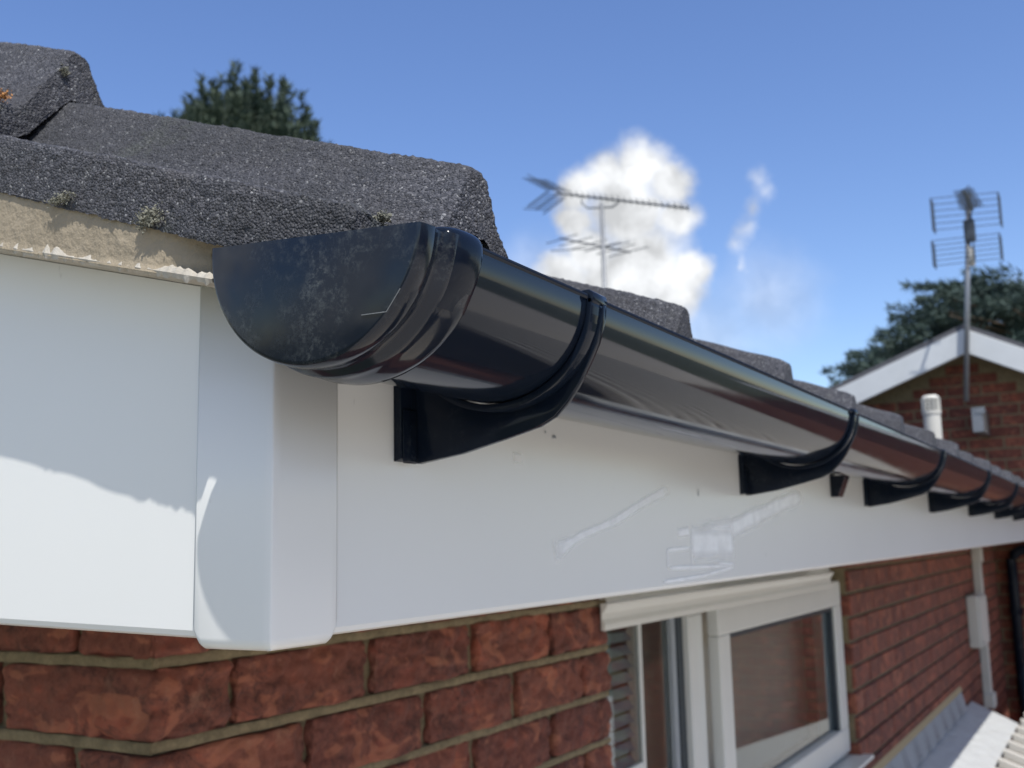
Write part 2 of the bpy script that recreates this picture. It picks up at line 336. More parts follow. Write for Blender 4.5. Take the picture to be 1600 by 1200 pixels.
walls = thing('eaves_wall', '', ''); walls.parent = bung; walls.location = (0,0,2.36)
for k_ in ('label','category'): del walls[k_]
gw = thing('gable_wall', '', ''); gw.parent = bung; gw.location = (0,0,2.36)
for k_ in ('label','category'): del gw[k_]
WX0, WX1, WZ0 = .985, 2.80, -.49      # window opening
stuff = MB(); nb = 0
for c in range(-31, 2):
    z = c*PZ+J/2; even = (c % 2 == 0)     # c=0: header of corner on the eaves face
    x = .1075 if even else .220
    first = True
    while x < XW-.03:
        ln = min(BL, XW-.008-x); x1 = x+ln
        segs = [(x+ (0 if first else 0), x1)]
        if z+BH > WZ0 and c <= 1:
            ns = []
            for a, b in segs:
                if b <= WX0+.003 or a >= WX1-.003: ns.append((a, b))
                else:
                    if a < WX0-.03: ns.append((a, WX0))
                    if b > WX1+.03: ns.append((WX1, b))
            segs = ns if z < .03 or True else segs
        for a, b in segs:
            vis = (b <= 1.0 and c >= -4) or (a >= 2.7 and c >= -9 and a < XW) 
            if vis:
                l = b-a
                if b <= 1.0: me = random.choice(near_s) if abs(l-BL) < .012 else None
                else: me = None
                if me is None and b <= 1.0:
                    me = hires_box(l, BD, BH, .0042, .0062, 100+c+a*10, 'yY')
                if me is not None and abs(l-BL) >= .0005 and abs(l-BL) < .012:
                    o = brick_at(walls, a, 0, z, l, BD, me); o.scale = (l/BL, 1, 1)
                else: brick_at(walls, a, 0, z, l, BD, me)
                nb += 1
            elif z > -.8 or a < XW: stuff.box(a, b, 0, BD, z, z+BH)
        x = x1+J; first = False
    # corner brick and left (gable) wall
    if c >= -4:
        if even:
            me = corn_b[(c//2) % 2]; brick_at(gw, 0, 0, z, BD, BL, me); y = BL+J
        else:
            me = corn_a[(c//2) % 2]; brick_at(gw, 0, 0, z, BL-.005, BD, me); y = BD+J
        k = 0
        while y < 3.0:
            if y < .9: brick_at(gw, 0, y, z, BD, BL, left_s[k % 2])
            else: stuff.box(0, BD, y, y+BL, z, z+BH)
            y += BL+J; k += 1
    else:
        stuff.box(0, BD if even else BL, 0, BL if even else BD, z, z+BH); y = (BL if even else BD)+J
        while y < 3.0: stuff.box(0, BD, y, y+BL, z, z+BH); y += BL+J
o = stuff.build('brickwork', BR, None, kind='stuff'); up(o, walls)
# mortar body, recessed behind the brick faces
mo = MB()
r = .0125
mo.box(r, WX0-.006, r, BD, -2.36, .16); mo.box(WX0, WX1, r, BD, -2.36, WZ0-.012); mo.box(WX1+.006, XW, r, BD, -2.36, .16); put(mo, 'mortar', MORTAR, walls)
put(MB().box(r, BD, BD+.001, 3.2, -2.36, .16), 'mortar', MORTAR, gw)
# raised, uneven mortar joints near the corner
def joint_strip(p0, p1, axis, par, width=.010):
    vs = []; fs = []; n = max(2, int((p1-p0[0 if axis=='x' else 1])/.006)); m = 5
    for i in range(n+1):
        t = (p0[0] if axis=='x' else p0[1])+((p1-(p0[0] if axis=='x' else p0[1]))*i/n)
        for j in range(m):
            h = (j/(m-1)-.5)*width*1.02; q = Vector((t, 0, p0[2]+h)); b = -.0015*(1-(2*j/(m-1)-1)**2)+.0048+noise.noise(q*60)*.0012+noise.noise(q*220)*.0007
            vs.append((q.x, b, q.z+noise.noise(q*30)*.001) if axis == 'x' else (b, t, q.z+noise.noise(Vector((3,t*30,q.z)))*.001))
    for i in range(n):
        for j in range(m-1): a = i*m+j; fs.append((a, a+m, a+m+1, a+1))
    o = link('bed_joint', mesh('bed_joint', vs, fs, MORTAR, True)); up(o, par)
for c in range(-4, 2):
    joint_strip((.003, 0, c*PZ), WX0, 'x', walls); joint_strip((0, .003, c*PZ), .9, 'y', gw)

# soffit, fascias, cap
XF, YF = -.303, -.417
put(MB().box(XF+.02, XW, YF+.02, -.001, .165, .174), 'soffit', PVC, bung)
def fz(x): return .1305+.0031*(x-XF)
f = MB(); x0, x1 = XF+.002, XW-.002
prof = lambda zb: [(YF, zb+.004), (YF+.0012, zb+.0012), (YF+.004, zb), (YF+.030, zb), (YF+.030, zb+.006), (YF+.018, zb+.006), (YF+.018, .290), (YF, .290)]
a, b = prof(fz(x0)), prof(fz(x1)); n = len(a)
f.add([(x0,)+p for p in a]+[(x1,)+p for p in b], [tuple(range(n))[::-1], tuple(range(n, 2*n))]+[(i,(i+1)%n,(i+1)%n+n,i+n) for i in range(n)])
fas = put(f, 'fascia_board', PVC, bung)
# side board: polygon in y,z
def ut(y): return .3045+.262*(y+.398)            # underside of the undercloak
def sb(y): return .1305+.026*(y-YF)
ys = [YF+.0195+i*.1 for i in range(34)]
f = MB()
for i in range(len(ys)-1):
    ya, yb = ys[i], ys[i+1]
    for xx, s in ((XF, 1),):
        f.add([(XF, ya, sb(ya)+.004), (XF, yb, sb(yb)+.004), (XF, yb, ut(yb)-.0005), (XF, ya, ut(ya)-.0005),
               (XF+.018, ya, sb(ya)+.004), (XF+.018, yb, sb(yb)+.004), (XF+.018, yb, ut(yb)-.0005), (XF+.018, ya, ut(ya)-.0005),
               (XF+.004, ya, sb(ya)), (XF+.004, yb, sb(yb)), (XF+.030, ya, sb(ya)), (XF+.030, yb, sb(yb)), (XF+.0012, ya, sb(ya)+.0012), (XF+.0012, yb, sb(yb)+.0012)],
              [(0,1,2,3), (4,7,6,5), (0,12,13,1), (12,8,9,13), (8,10,11,9), (3,2,6,7)])
side = put(f, 'side_fascia_board', PVC, bung)
put(MB().box(XF+.03, -.001, YF+.03, 3.0, .166, .1745), 'side_soffit', PVC, bung)
# corner cap: two legs with rounded lower corners, bottom return
def leg_poly(u0, u1, z0, z1, rad, side):   # rounded at the free lower corner
    pts = []
    if side == 'l':
        pts = [(u1, z0), (u1, z1), (u0, z1)]+[(u0+rad-rad*math.cos(t), z0+rad-rad*math.sin(t)) for t in [i*math.pi/10 for i in range(6)]]
    else:
        pts = [(u0, z1), (u0, z0)]+[(u1-rad+rad*math.sin(t), z0+rad-rad*math.cos(t)) for t in [i*math.pi/10 for i in range(6)]]+[(u1, z1)]
    return pts
cap = MB(); th = .0022; zb = .1268; zt = .312
# cross-section (plan view) swept in z, bottom rows drawn inwards to form a rounded lower edge
plan = [(XF-th, YF+.049), (XF-th, YF+.0), (XF-th+.0006, YF-th+.0006), (XF, YF-th), (XF+.047, YF-th)]
rows = [(zt, 0), (.20, 0), (zb+.006, 0), (zb+.0035, .0006), (zb+.0015, .0019), (zb+.0004, .0036), (zb, .006), (zb, .018)]
vs = []; fs = []
NP = 15
pl = []
def lerp(a, b, t): return a+(b-a)*t
for t in [0, .02, .05, .1, .3, .6, .9, 1]: pl.append((XF-th, lerp(YF+.049, YF-th+.0012, t), -1, 0, t))
pl.append((XF-th+.0004, YF-th+.0004, -.8, -.8, 1))
for t in [0, .1, .4, .7, .9, .95, .98, 1]: pl.append((lerp(XF-th+.0012, XF+.047, t), YF-th, 0, -1, 1-t))
for ri, (z, ins) in enumerate(rows):
    for (x, y, nx_, ny_, t) in pl:
        dx, dy = -nx_*ins, -ny_*ins
        e = min(1, (1-t) if False else t)
        rise = .006*max(0, 1-e/.1)**2 if ri > 1 else 0
        X_, Y_ = x+dx, y+dy
        if nx_ == -1: Y_ = max(Y_, YF-th+ins)
        if ny_ == -1: X_ = max(X_, XF-th+ins)
        vs.append((X_, Y_, z+rise))
w_ = len(pl)
for i in range(len(rows)-1):
    for j in range(w_-1): a = i*w_+j; fs.append((a, a+1, a+w_+1, a+w_))
cp = link('fascia_corner_cap', mesh('fascia_corner_cap', vs, fs, PVC, True)); up(cp, bung)
cp.data.polygons.foreach_set('use_smooth', [True]*len(cp.data.polygons))
md = cp.modifiers.new('thick', 'SOLIDIFY'); md.thickness = .0018; md.offset = -1
# patches of reflected light painted on the fascia as a thin pale film
LAYER = 0
def light_patch(pts, w0, name='painted_light_patch', n=40, alpha=1.0):
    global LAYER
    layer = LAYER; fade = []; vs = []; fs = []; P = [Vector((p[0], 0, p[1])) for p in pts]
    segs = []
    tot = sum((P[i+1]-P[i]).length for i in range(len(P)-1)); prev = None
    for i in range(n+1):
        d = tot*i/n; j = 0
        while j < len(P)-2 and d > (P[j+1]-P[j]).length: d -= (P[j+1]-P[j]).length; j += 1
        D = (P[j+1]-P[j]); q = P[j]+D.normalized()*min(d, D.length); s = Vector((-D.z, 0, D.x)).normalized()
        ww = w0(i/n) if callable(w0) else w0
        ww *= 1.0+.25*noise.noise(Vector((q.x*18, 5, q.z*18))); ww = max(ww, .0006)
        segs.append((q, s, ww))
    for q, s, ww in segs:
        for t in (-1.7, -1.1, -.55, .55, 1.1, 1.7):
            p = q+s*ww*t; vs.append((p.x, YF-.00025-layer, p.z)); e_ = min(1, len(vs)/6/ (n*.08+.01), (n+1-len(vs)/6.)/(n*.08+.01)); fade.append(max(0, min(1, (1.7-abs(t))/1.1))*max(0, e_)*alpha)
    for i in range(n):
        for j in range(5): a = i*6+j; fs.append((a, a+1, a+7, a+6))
    me = bpy.data.meshes.new(name); me.from_pydata(vs, [], fs); me.materials.append(LIGHT_FILM)
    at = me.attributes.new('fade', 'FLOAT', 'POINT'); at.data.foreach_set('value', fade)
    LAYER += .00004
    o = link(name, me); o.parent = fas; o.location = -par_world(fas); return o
light_patch([(-.010,.168), (.035,.180), (.10,.192), (.16,.208), (.222,.222)], lambda t: .0024+.004*max(0, 1-t*7)+.0012*t, alpha=.9)
light_patch([(.30,.176), (.395,.186), (.50,.203), (.60,.218), (.69,.229)], lambda t: .0085-.0015*t+.003*max(0,1-4*t))
light_patch([(.270,.172), (.40,.172)], lambda t: .0115, n=24)
light_patch([(.238,.182), (.268,.184)], .003, n=8)
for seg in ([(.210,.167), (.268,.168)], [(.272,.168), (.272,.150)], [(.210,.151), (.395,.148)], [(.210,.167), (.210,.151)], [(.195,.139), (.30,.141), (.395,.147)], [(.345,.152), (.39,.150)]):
    light_patch(seg, .0013, n=20)
light_patch([(-.066,.2335), (-.053,.2335)], .0030, n=10, alpha=.5)
# little scuff marks and specks on the boards
def speck(x, z, w, h): 
    o = link('scuff_mark', mesh('scuff_mark', [(x-w,YF-.0006,z-h),(x+w,YF-.0006,z-h*.8),(x+w*.7,YF-.0006,z+h),(x-w*.6,YF-.0006,z+h*.8)], [(0,1,2,3)], LEAD)); o.parent = fas; o.location = -par_world(fas)
speck(.298, .221, .0012, .0035); speck(-.004, .2525, .003, .0012); speck(-.018, .255, .001, .001)

# ------------------------------------------------------------------ roof
roof = thing('tiled_roof', '', ''); del roof['label'], roof['category']; roof.parent = bung; roof.location = (0,0,2.36)
ANCH = [(-.1022,-.0520),(-.1012,-.0480),(-.096,-.0465),(-.088,-.049),(-.072,-.0545),(-.058,-.0560),(-.046,-.0545),(-.038,-.048),(-.030,-.0365),(-.009,-.0060),(-.0055,-.0014),(-.002,.0003),(.005,0),(.0085,-.003),(.018,-.024),(.030,-.041),(.040,-.050),(.052,-.055),(.070,-.056),(.19,-.056),(.195,-.058)]
def hprof(x):
    for i in range(len(ANCH)-1):
        if x <= ANCH[i+1][0]:
            a, b = ANCH[i], ANCH[i+1]; return a[1]+(b[1]-a[1])*(x-a[0])/(b[0]-a[0])
    return ANCH[-1][1]
SL = .345
def tile_mesh(res, amp, seed, verge=False, length=.43):
    xs = []
    for i in range(len(ANCH)-1):
        a, b = ANCH[i], ANCH[i+1]; l = math.hypot(b[0]-a[0], b[1]-a[1]); n = max(1, int(l/res+.5))
        for j in range(n): xs.append(a[0]+(b[0]-a[0])*j/n)
    xs.append(.195); ny = int(length/(res*1.15)); nx = len(xs)
    thick = lambda x: (.0285 if x < -.075 else .0285-.0085*min(1, (x+.075)/.02)) if verge else .020
    thick0 = thick; thick = lambda x: thick0(x)+.016*max(0, 1-abs(x-.002)/.045)
    def D(p):
        if amp:
            w = nv(p, 460, seed)*amp*.8+nv(p, 210, seed+9)*amp*.5+nv(p, 30, seed)*.0010
            return (p[0]+w.x, p[1]+w.y, p[2]+w.z)
        w = nv(p, 30, seed)*.0012; return (p[0]+w.x, p[1]+w.y, p[2]+w.z)
    vs = []; fs = []
    def top(x, y): 
        rnd = .0020*max(0, 1-y/.006)**2
        return (x, y, hprof(x)+SL*y-rnd)
    for j in range(ny+1):
        y = length*j/ny
        for x in xs: vs.append(D(top(x, y)))
    for j in range(ny):
        for i in range(nx-1): a = j*nx+i; fs.append((a, a+1, a+nx+1, a+nx))
    # butt face and side faces
    m = max(2, int(.022/res))
    def strip(pts_fn, n):
        base = len(vs)
        for i in range(n):
            for k in range(m+1): vs.append(D(pts_fn(i, k/m)))
        for i in range(n-1):
            for k in range(m): a = base+i*(m+1)+k; fs.append((a, a+1, a+m+2, a+m+1))
    strip(lambda i, t: (xs[i], 0.0 , top(xs[i], 0)[2]-t*thick(xs[i])), nx)
    strip(lambda i, t: (xs[0], length*i/ny, top(xs[0], length*i/ny)[2]-t*thick(xs[0])), ny+1)
    strip(lambda i, t: (xs[-1], length*i/ny, top(xs[-1], length*i/ny)[2]-t*thick(xs[-1])), ny+1)
    # underside, coarse
    base = len(vs); step = max(1, nx//40); xi = list(range(0, nx, step)); xi = xi if xi[-1] == nx-1 else xi+[nx-1]
    for y in (0, .06, .2, length):
        for i in xi: vs.append((xs[i], y, hprof(xs[i])+SL*y-thick(xs[i])+.0006))
    k = len(xi)
    for r_ in range(3):
        for i in range(k-1): a = base+r_*k+i; fs.append((a, a+1, a+k+1, a+k))
    return mesh('roof_tile', vs, fs, TILE, True)
t_v0 = tile_mesh(.0014, .0012, 3, True); t_v1 = tile_mesh(.0016, .0012, 57, True); t_n = tile_mesh(.0024, .0012, 91)
t_mid = [tile_mesh(.006, 0, s) for s in (11, 23)]; t_midv = tile_mesh(.006, 0, 31, True)
for c in range(9):
    for k in range(25):
        x = -.24+.3*k; y = -.50+.32*c; z = (.369 if k == 0 else .3525)+.148*c
        if x+.195 > XW+.1: continue
        me = (t_v0 if c == 0 else t_v1 if c == 1 else t_midv) if k == 0 else (t_n if (k == 1 and c == 0) else random.choice(t_mid))
        if c >= 5: me = t_midv if k == 0 else t_mid[0]
        o = link('roof_tile', me); o.location = (x+random.uniform(-.002,.002), y+(random.uniform(-.004,.004) if k else 0), z+(random.uniform(-.0015,.0015) if k else 0))
        if k: o.rotation_euler = (random.uniform(-.004,.004), random.uniform(-.006,.006), 0)
        up(o, roof)
# mortar bedding on the verge
def bed():
    vs = []; fs = []; n = 330; m = 26; y0, y1 = -.408, .95
    for i in range(n+1):
        y = y0+(y1-y0)*(i/n)
        top = .2895+SL*(y+.5)+.006 if y < -.18 else .2895+SL*.32+.469*(y+.18)+.02
        bot = ut(y)-.0005
        for j in range(m+1):
            t = j/m; z = bot+(top-bot)*t; q = Vector((y*40, z*40, 1.3))
            wob = noise.noise(Vector((y*26, z*20, 4)))*.0022+noise.noise(Vector((y*160, z*160, 7)))*.0006
            end = max(0, 1-(y-y0)/.05); rough = end*(noise.noise(Vector((y*90, z*90, 2)))*.004+.006*noise.noise(Vector((y*30, z*40, 12))))+end**3*.012
            yy = y+(noise.noise(Vector((z*160, 3, 1)))*.006 if i == 0 else 0)
            foot = -.0012*max(0, 1-t/.12)
            vs.append((-.3425+wob*.5*.6+rough+foot, yy, z))
    for i in range(n):
        for j in range(m): a = i*(m+1)+j; fs.append((a, a+1, a+m+2, a+m+1))
    # return at the eaves end
    base = len(vs)
    for j in range(m+1): v = vs[j]; vs.append((-.30, v[1]+.002, v[2]))
    for j in range(m): fs.append((j, j+1, base+j+1, base+j))
    return mesh('mortar_bedding', vs, fs, BED, True)
o = link('mortar_bedding', bed()); up(o, roof)
def under():
    vs = []; fs = []; n = 800; y0, y1 = -.4145, 1.0; m = 6
    for i in range(n+1):
        y = y0+(y1-y0)*i/n; z0 = ut(y)
        a = noise.noise(Vector((y*55, 0, 5))); b = noise.noise(Vector((y*240, 0, 8))); c_ = noise.noise(Vector((y*20, 3, 2)))
        drop = .0004+abs(noise.noise(Vector((y*420,1,1))))*.004+max(0, a)*.0012+max(0, b)*.0007+max(0, c_)*.0008; out = -.3435-.0012*b-.001*a
        prof = [(out+.003, z0+.0036+.0035*b+.003*a), (out+.0014, z0+.0028+.003*b+.003*a), (out+.0002*c_, z0+.0008), (out+.001, z0-drop), (out+.005, z0-drop*.8), (-.300, z0)]
        for x, z in prof: vs.append((x, y, z))
    for i in range(n):
        for j in range(m-1): q = i*m+j; fs.append((q, q+1, q+m+1, q+m))
    return mesh('undercloak', vs, fs, UNDER, False)
o = link('undercloak', under()); up(o, roof)
# crumbs of mortar hanging from the undercloak
def lump(name, loc, r, mt, par, fl=(1,1,1), seed=0, sub=3, am=.45):
    bm = bmesh.new(); bmesh.ops.create_icosphere(bm, subdivisions=sub, radius=1)
    for v in bm.verts: v.co = v.co*(1+am*noise.noise(v.co*2.2+Vector((seed,0,0)))+am*.5*noise.noise(v.co*6+Vector((0,seed,0)))); v.co = Vector((v.co.x*fl[0]*r, v.co.y*fl[1]*r, v.co.z*fl[2]*r))
    me = bpy.data.meshes.new(name); bm.to_mesh(me); bm.free(); me.materials.append(mt); me.polygons.foreach_set('use_smooth', [True]*len(me.polygons))
    o = link(name, me); o.location = loc; up(o, par); return o
for i, (y, r_) in enumerate([(-.238, .0035), (-.2305,.0025)]):
    lump('mortar_crumb', (-.343, y, ut(y)-.0015), r_, BED, roof, (1,1,1.2), i, 2)
def clump(name, pts, mt, seed):
    # lichen growing on a tile: many tiny grains joined
    rr = random.Random(seed); mb = MB()
    for (x, y, z), n, sp, sz in pts:
        for i in range(n*2):
            p = Vector((x+rr.gauss(0, sp[0]*.45), y+rr.gauss(0, sp[1]*.65), z+rr.gauss(0, sp[2]*.65))); s = sz*rr.uniform(.5, 1.3)
            vs = [p+Vector((rr.uniform(-1,1), rr.uniform(-1,1), rr.uniform(-1,1))).normalized()*s for _ in range(5)]
            mb.add(vs, [(0,1,2),(0,2,3),(0,3,1),(4,2,1),(4,3,2),(4,1,3)])
    o = mb.build(name, mt, kind='stuff'); up(o, roof)
ze = lambda y: .2895+SL*(y+.5)
clump('pale_lichen_patch', [((-.3465, -.375, ze(-.375)+.004), 160, (.0012,.007,.0035), .0011), ((-.3465,-.308, ze(-.308)+.003), 120, (.001,.007,.002), .001)], LICHP, 3)
clump('pale_lichen_patch', [((-.322,-.497,.3215), 90, (.004,.003,.0015), .0011)], LICHP, 5)
clump('pale_lichen_patch', [((-.305,-.185,.452), 90, (.004,.002,.0025), .0012), ((-.252,-.181,.499), 70, (.003,.0012,.003), .001)], LICHP, 6)
clump('orange_lichen_patch', [((-.297,-.174,.4655), 130, (.007,.007,.0015), .0012)], LICHO, 8)
clump('orange_lichen_patch', [((-.262,-.385,.382), 24, (.001,.002,.0015), .0009)], LICHO, 9)
# deck behind so no light leaks through the covering
mb = MB(); mb.add([(XF+.02,-.40,.27),(XW,-.40,.27),(XW,2.5,1.62),(XF+.02,2.5,1.62),(XW,5.6,.25),(XF+.02,5.6,.25)], [(0,1,2,3),(3,2,4,5)]); put(mb, 'roof_underlay', ROOF2, roof)
mb = MB().box(-.30, XW, 2.36, 2.56, 1.72, 1.80); put(mb, 'ridge', ROOF2, roof, bevel=.04)

# ------------------------------------------------------------------ window
win = thing('window', '', ''); del win['label'], win['category']; win.parent = bung; win.location = (0,0,2.36)
def fr(name, *b, mt=FRAME, bev=.004): return put(MB().box(*b), name, mt, win, bevel=bev)
yb0, yb1 = .055, .115
fr('outer_frame', WX0, WX1-.001, yb0, yb1, .018, .10); fr('outer_frame', WX0, WX1-.001, yb0, yb1, WZ0, WZ0+.045); fr('outer_frame', WX0, WX0+.05, yb0, yb1, WZ0+.045, .018)
fr('mullion', 1.50, 1.585, yb0-.004, yb1, WZ0+.045, .018); fr('outer_frame', WX1-.03, WX1-.001, yb0, yb1, WZ0+.045, .018)
# head trim: moulded drip strip on the face of the wall
hp = [(-.002,.030),(-.010,.030),(-.011,.040),(-.006,.048),(-.007,.058),(-.016,.070),(-.017,.075),(-.002,.075)]
put(MB().prism(hp, 'x', .948, 2.54), 'head_trim', FRAME, win, bevel=.0015)
# sash on the right
sx0, sx1, sz0, sz1 = 1.618, 2.785, WZ0+.012, .040; w1 = .075; y0_, y1_ = .025, .054
sash = fr('sash', sx0, sx1, y0_, y1_, sz1-w1, sz1)
for b in [(sx0,sx1,sz0,sz0+w1),(sx0,sx0+w1,sz0+w1,sz1-w1),(sx1-w1-.01,sx1,sz0+w1,sz1-w1)]:
    fr('sash_rail', b[0], b[1], y0_, y1_, b[2], b[3])
for b in [(sx0+w1,sx1-w1-.01,sz1-w1-.012,sz1-w1-.0005),(sx1-w1-.03,sx1-w1-.011,sz0+w1+.001,sz1-w1-.013)]:
    put(MB().box(b[0],b[1],y0_+.008,y1_-.004,b[2],b[3]), 'bead', FRAME if b[3] > 0 and b[1]-b[0] > .1 else DARK, win)
put(MB().box(sx0+w1,sx1-w1-.01,.046,.0475,sz0+w1,sz1-w1), 'pane', GLASS, win)
put(MB().box(sx1-w1-.075,sx1-w1-.031,.048,.052,sz0+w1,sz1-w1-.013), 'spacer_bar', LEAD, win)
# left light: pane, edge gasket and made-up bars imitating a mirrored frame
put(MB().box(WX0+.05,1.50,.080,.0815,WZ0+.045,.018), 'pane', GLASS, win)
put(MB().box(1.470,1.4995,.066,.0795,WZ0+.045,.0175), 'gasket', DARK, win)
put(MB().box(1.445,1.469,.070,.0795,WZ0+.045,.0175), 'spacer_bar', LEAD, win)
fr('reflected_frame_bar', 1.286, 1.297, .074, .0795, WZ0+.045, .0175, bev=.001)
fr('reflected_frame_bar', WX0+.05, 1.285, .074, .0795, -.262, -.245, bev=.002)
# sill and room
put(MB().box(WX0-.03, WX1+.03, -.035, .055, WZ0-.012, WZ0-.0005), 'sill', FRAME, win, bevel=.003)
put(MB().box(1.40, 2.78, .150, .153, WZ0+.05, .03), 'reflected_brick_panel', BRICK_REFLECTION, win)  # made-up brown panel standing in for brick mirrored in the right pane
mb = MB().box(WX0-.1, WX1+.1, .42, .44, -1.2, .16); put(mb, 'room_wall', ROOM, win)
bl = MB()
for i in range(18): 
    z = WZ0+.06+i*.026; bl.add([(1.0,.088,z),(1.28,.088,z),(1.28,.100,z+.016),(1.0,.100,z+.016)], [(0,1,2,3)])
put(bl, 'reflected_tile_slats', LEAD, win, kind='stuff')  # made-up slats standing in for roof tiles mirrored in the left pane

# ------------------------------------------------------------------ gutter
gut = thing('gutter', 'glossy black half-round plastic gutter with end cap running along the white eaves fascia', 'gutter', (0,-.4825,.25))
GY, GZ = -.4825, .3035
def gsec(ra, rb, n=40, a0=0, a1=math.pi): return [(-math.cos(a0+(a1-a0)*i/n)*ra, -math.sin(a0+(a1-a0)*i/n)*rb) for i in range(n+1)]
mb = MB(); xs_ = [-.318, XW-.004]
out = gsec(.0570, .0515); inn = gsec(.0548, .0493)[::-1]
poly = [(GY+y, GZ+z) for y, z in [(-.0570, .001), *out[1:-1], (.0570,-.004), (.0548,-.004)]+inn[1:-1]+[(-.0548, .001)]]
mb.prism(poly, 'x', *xs_); ch = mb.build('gutter_channel', GUT, None, smooth=False); up(ch, gut)
bm = bmesh.new(); bm.from_mesh(ch.data)
for f_ in bm.faces: f_.smooth = len(f_.verts) == 4
bm.to_mesh(ch.data); bm.free()
md = ch.modifiers.new('es', 'EDGE_SPLIT'); md.split_angle = math.radians(35)
# rolled front bead
mb = MB().tube([(-.318,GY-.0565,GZ+.0005), (XW-.004,GY-.0565,GZ+.0005)], .0016, 8); put(mb, 'rim_bead', GUT, gut, smooth=True)
# stop end (slightly tilted)
def stop_end():
    prof = [(-.3550,.0), (-.3550,.0560), (-.3546,.0572), (-.3536,.0580), (-.3500,.0586), (-.3455,.0588), (-.3440,.0580), (-.3428,.0572), (-.3390,.0572), (-.3372,.0580), (-.3355,.0604), (-.3330,.0612), (-.3300,.0606), (-.3270,.0612),(-.3180,.0620), (-.3135,.0618), (-.3118,.0608), (-.3112,.0590), (-.3112,.0572)]
    vs = []; fs = []; n = 64; K = len(prof)
    for i in range(n+1):
        t = math.pi*i/n
        for x, r_ in prof:
            vs.append((x, -math.cos(t)*r_*1.0, -math.sin(t)*(r_*.965)))
    for i in range(n):
        for j in range(K-1): a = i*K+j; fs.append((a, a+1, a+K+1, a+K))
    return mesh('stop_end', vs, fs, GUTD, True)
se = link('stop_end', stop_end()); se.location = (0, -.4835, .3075); se.rotation_euler = (math.radians(3.6), 0, 0); up(se, gut)
md = se.modifiers.new('t', 'SOLIDIFY'); md.thickness = .0022; md.offset = -1
md = se.modifiers.new('es', 'EDGE_SPLIT'); md.split_angle = math.radians(50)
# hooded clip over the front rim of the stop end
hood = []; fs = []
hx = [-.336,-.333,-.328,-.320,-.314,-.3115,-.3108]; hs = [.55,.8,.95,1,.97,.85,.6]
pr = [(.0530,-.030),(.0600,-.018),(.0632,-.008),(.0630,-.001),(.0610,.0035),(.0565,.0056),(.0500,.0060),(.0430,.0045),(.0390,.0015),(.0385,-.002)]
for x, s in zip(hx, hs):
    for (y, z) in pr: hood.append((x, -(.050+(y-.050)*s), z*s if z > 0 else z))
k = len(pr)
for i in range(len(hx)-1):
    for j in range(k-1): a = i*k+j; fs.append((a, a+1, a+k+1, a+k))
fs.append(tuple(range(k))); fs.append(tuple(range((len(hx)-1)*k, len(hx)*k)))
hd = link('rim_clip', mesh('rim_clip', hood, fs, GUTB, True)); hd.location = (0, -.4835, .3070); hd.rotation_euler = (math.radians(3.6),0,0)
hd.location = Vector(hd.location)-par_world(gut)-Vector((0,0,0)); hd.parent = gut
md = hd.modifiers.new('sub', 'SUBSURF'); md.levels = 2; md.render_levels = 2
# hairline scratch on the end face
mb = MB().tube([(-.3554,-.512,.2690),(-.3554,-.5245,.2688),(-.3554,-.5315,.2775)], .00022, 5); 
put(mb, 'scratch', simple('scratch_grey', (.20,.21,.22), (.12,.13,.13), 90, .5, 0), gut)
# brackets
def bracket_mesh():
    # local origin: on fascia face line, x=0 at web; y relative to GY, z relative to GZ
    mb = MB(); w = .0175; wb = .022
    n = 40; o_ = gsec(.0602, .0558, n); i_ = gsec(.0571, .0517, n)
    for i in range(n):
        (a, b), (c_, d_), (e, f_), (g, h) = o_[i], o_[i+1], i_[i], i_[i+1]
        base = len(mb.v)
        mb.v += [(-w,a,b),(0,a,b),(-w,c_,d_),(0,c_,d_),(-w,e,f_),(0,e,f_),(-w,g,h),(0,g,h)]
        q = [(0,1,3,2),(4,6,7,5),(0,2,6,4),(1,5,7,3)]
        if i == 0: q.append((0,4,5,1))
        if i == n-1: q.append((2,3,7,6))
        mb.f += [tuple(v+base for v in t) for t in q]
    # front hook over the rim
    hk = [(-.0602,-.003),(-.0612,.000),(-.0606,.0030),(-.0580,.0046),(-.0540,.0042),(-.0515,.0020),(-.0520,.0008),(-.0550,.0016),(-.0574,.0012),(-.0574,-.003)]
    mb.prism(hk, 'x', -w, 0)
    # web plate below the strap
    web = [(.0625,-.030),(.0625,-.0800),(.0600,-.0806),(.030,-.0765),(.001,-.0700),(-.0200,-.0648),(-.0300,-.0600),(-.0385,-.0520),(-.0455,-.0430),(-.0515,-.0330),(-.0570,-.0225),(-.0606,-.0110),(-.0615,-.0020)]
    for i in range(8, 26):
        t = math.pi*i/40*1.0
    arc = [(-math.cos(math.pi*i/40)*.0600, -math.sin(math.pi*i/40)*.0556) for i in range(11, 40)]
    mb.prism(web+[p for p in arc], 'x', -.0065, -.0015)
    mb.prism([(.0655,.002),(.0602,.002),(.0602,-.0785),(.0655,-.0800)], 'x', -wb, -.0002)
    mb.prism([(.0600,-.0500),(.0590,-.0500),(.0590,-.0800),(.0600,-.0812)], 'x', -wb+.001, -.0075)
    me = mesh('bracket', mb.v, mb.f, GUTB, True); return me
bme = bracket_mesh()
for i, x in enumerate([-.181, .452, 1.089, 1.740, 2.40, 3.05, 3.70, 4.35, 5.0, 5.65, 6.3]):
    o = link('gutter_bracket', bme); o.location = (x, GY, GZ-.0005); up(o, gut)
    md = o.modifiers.new('b', 'BEVEL'); md.width = .0006; md.segments = 2; md.limit_method = 'ANGLE'; md = o.modifiers.new('es', 'EDGE_SPLIT'); md.split_angle = math.radians(28)
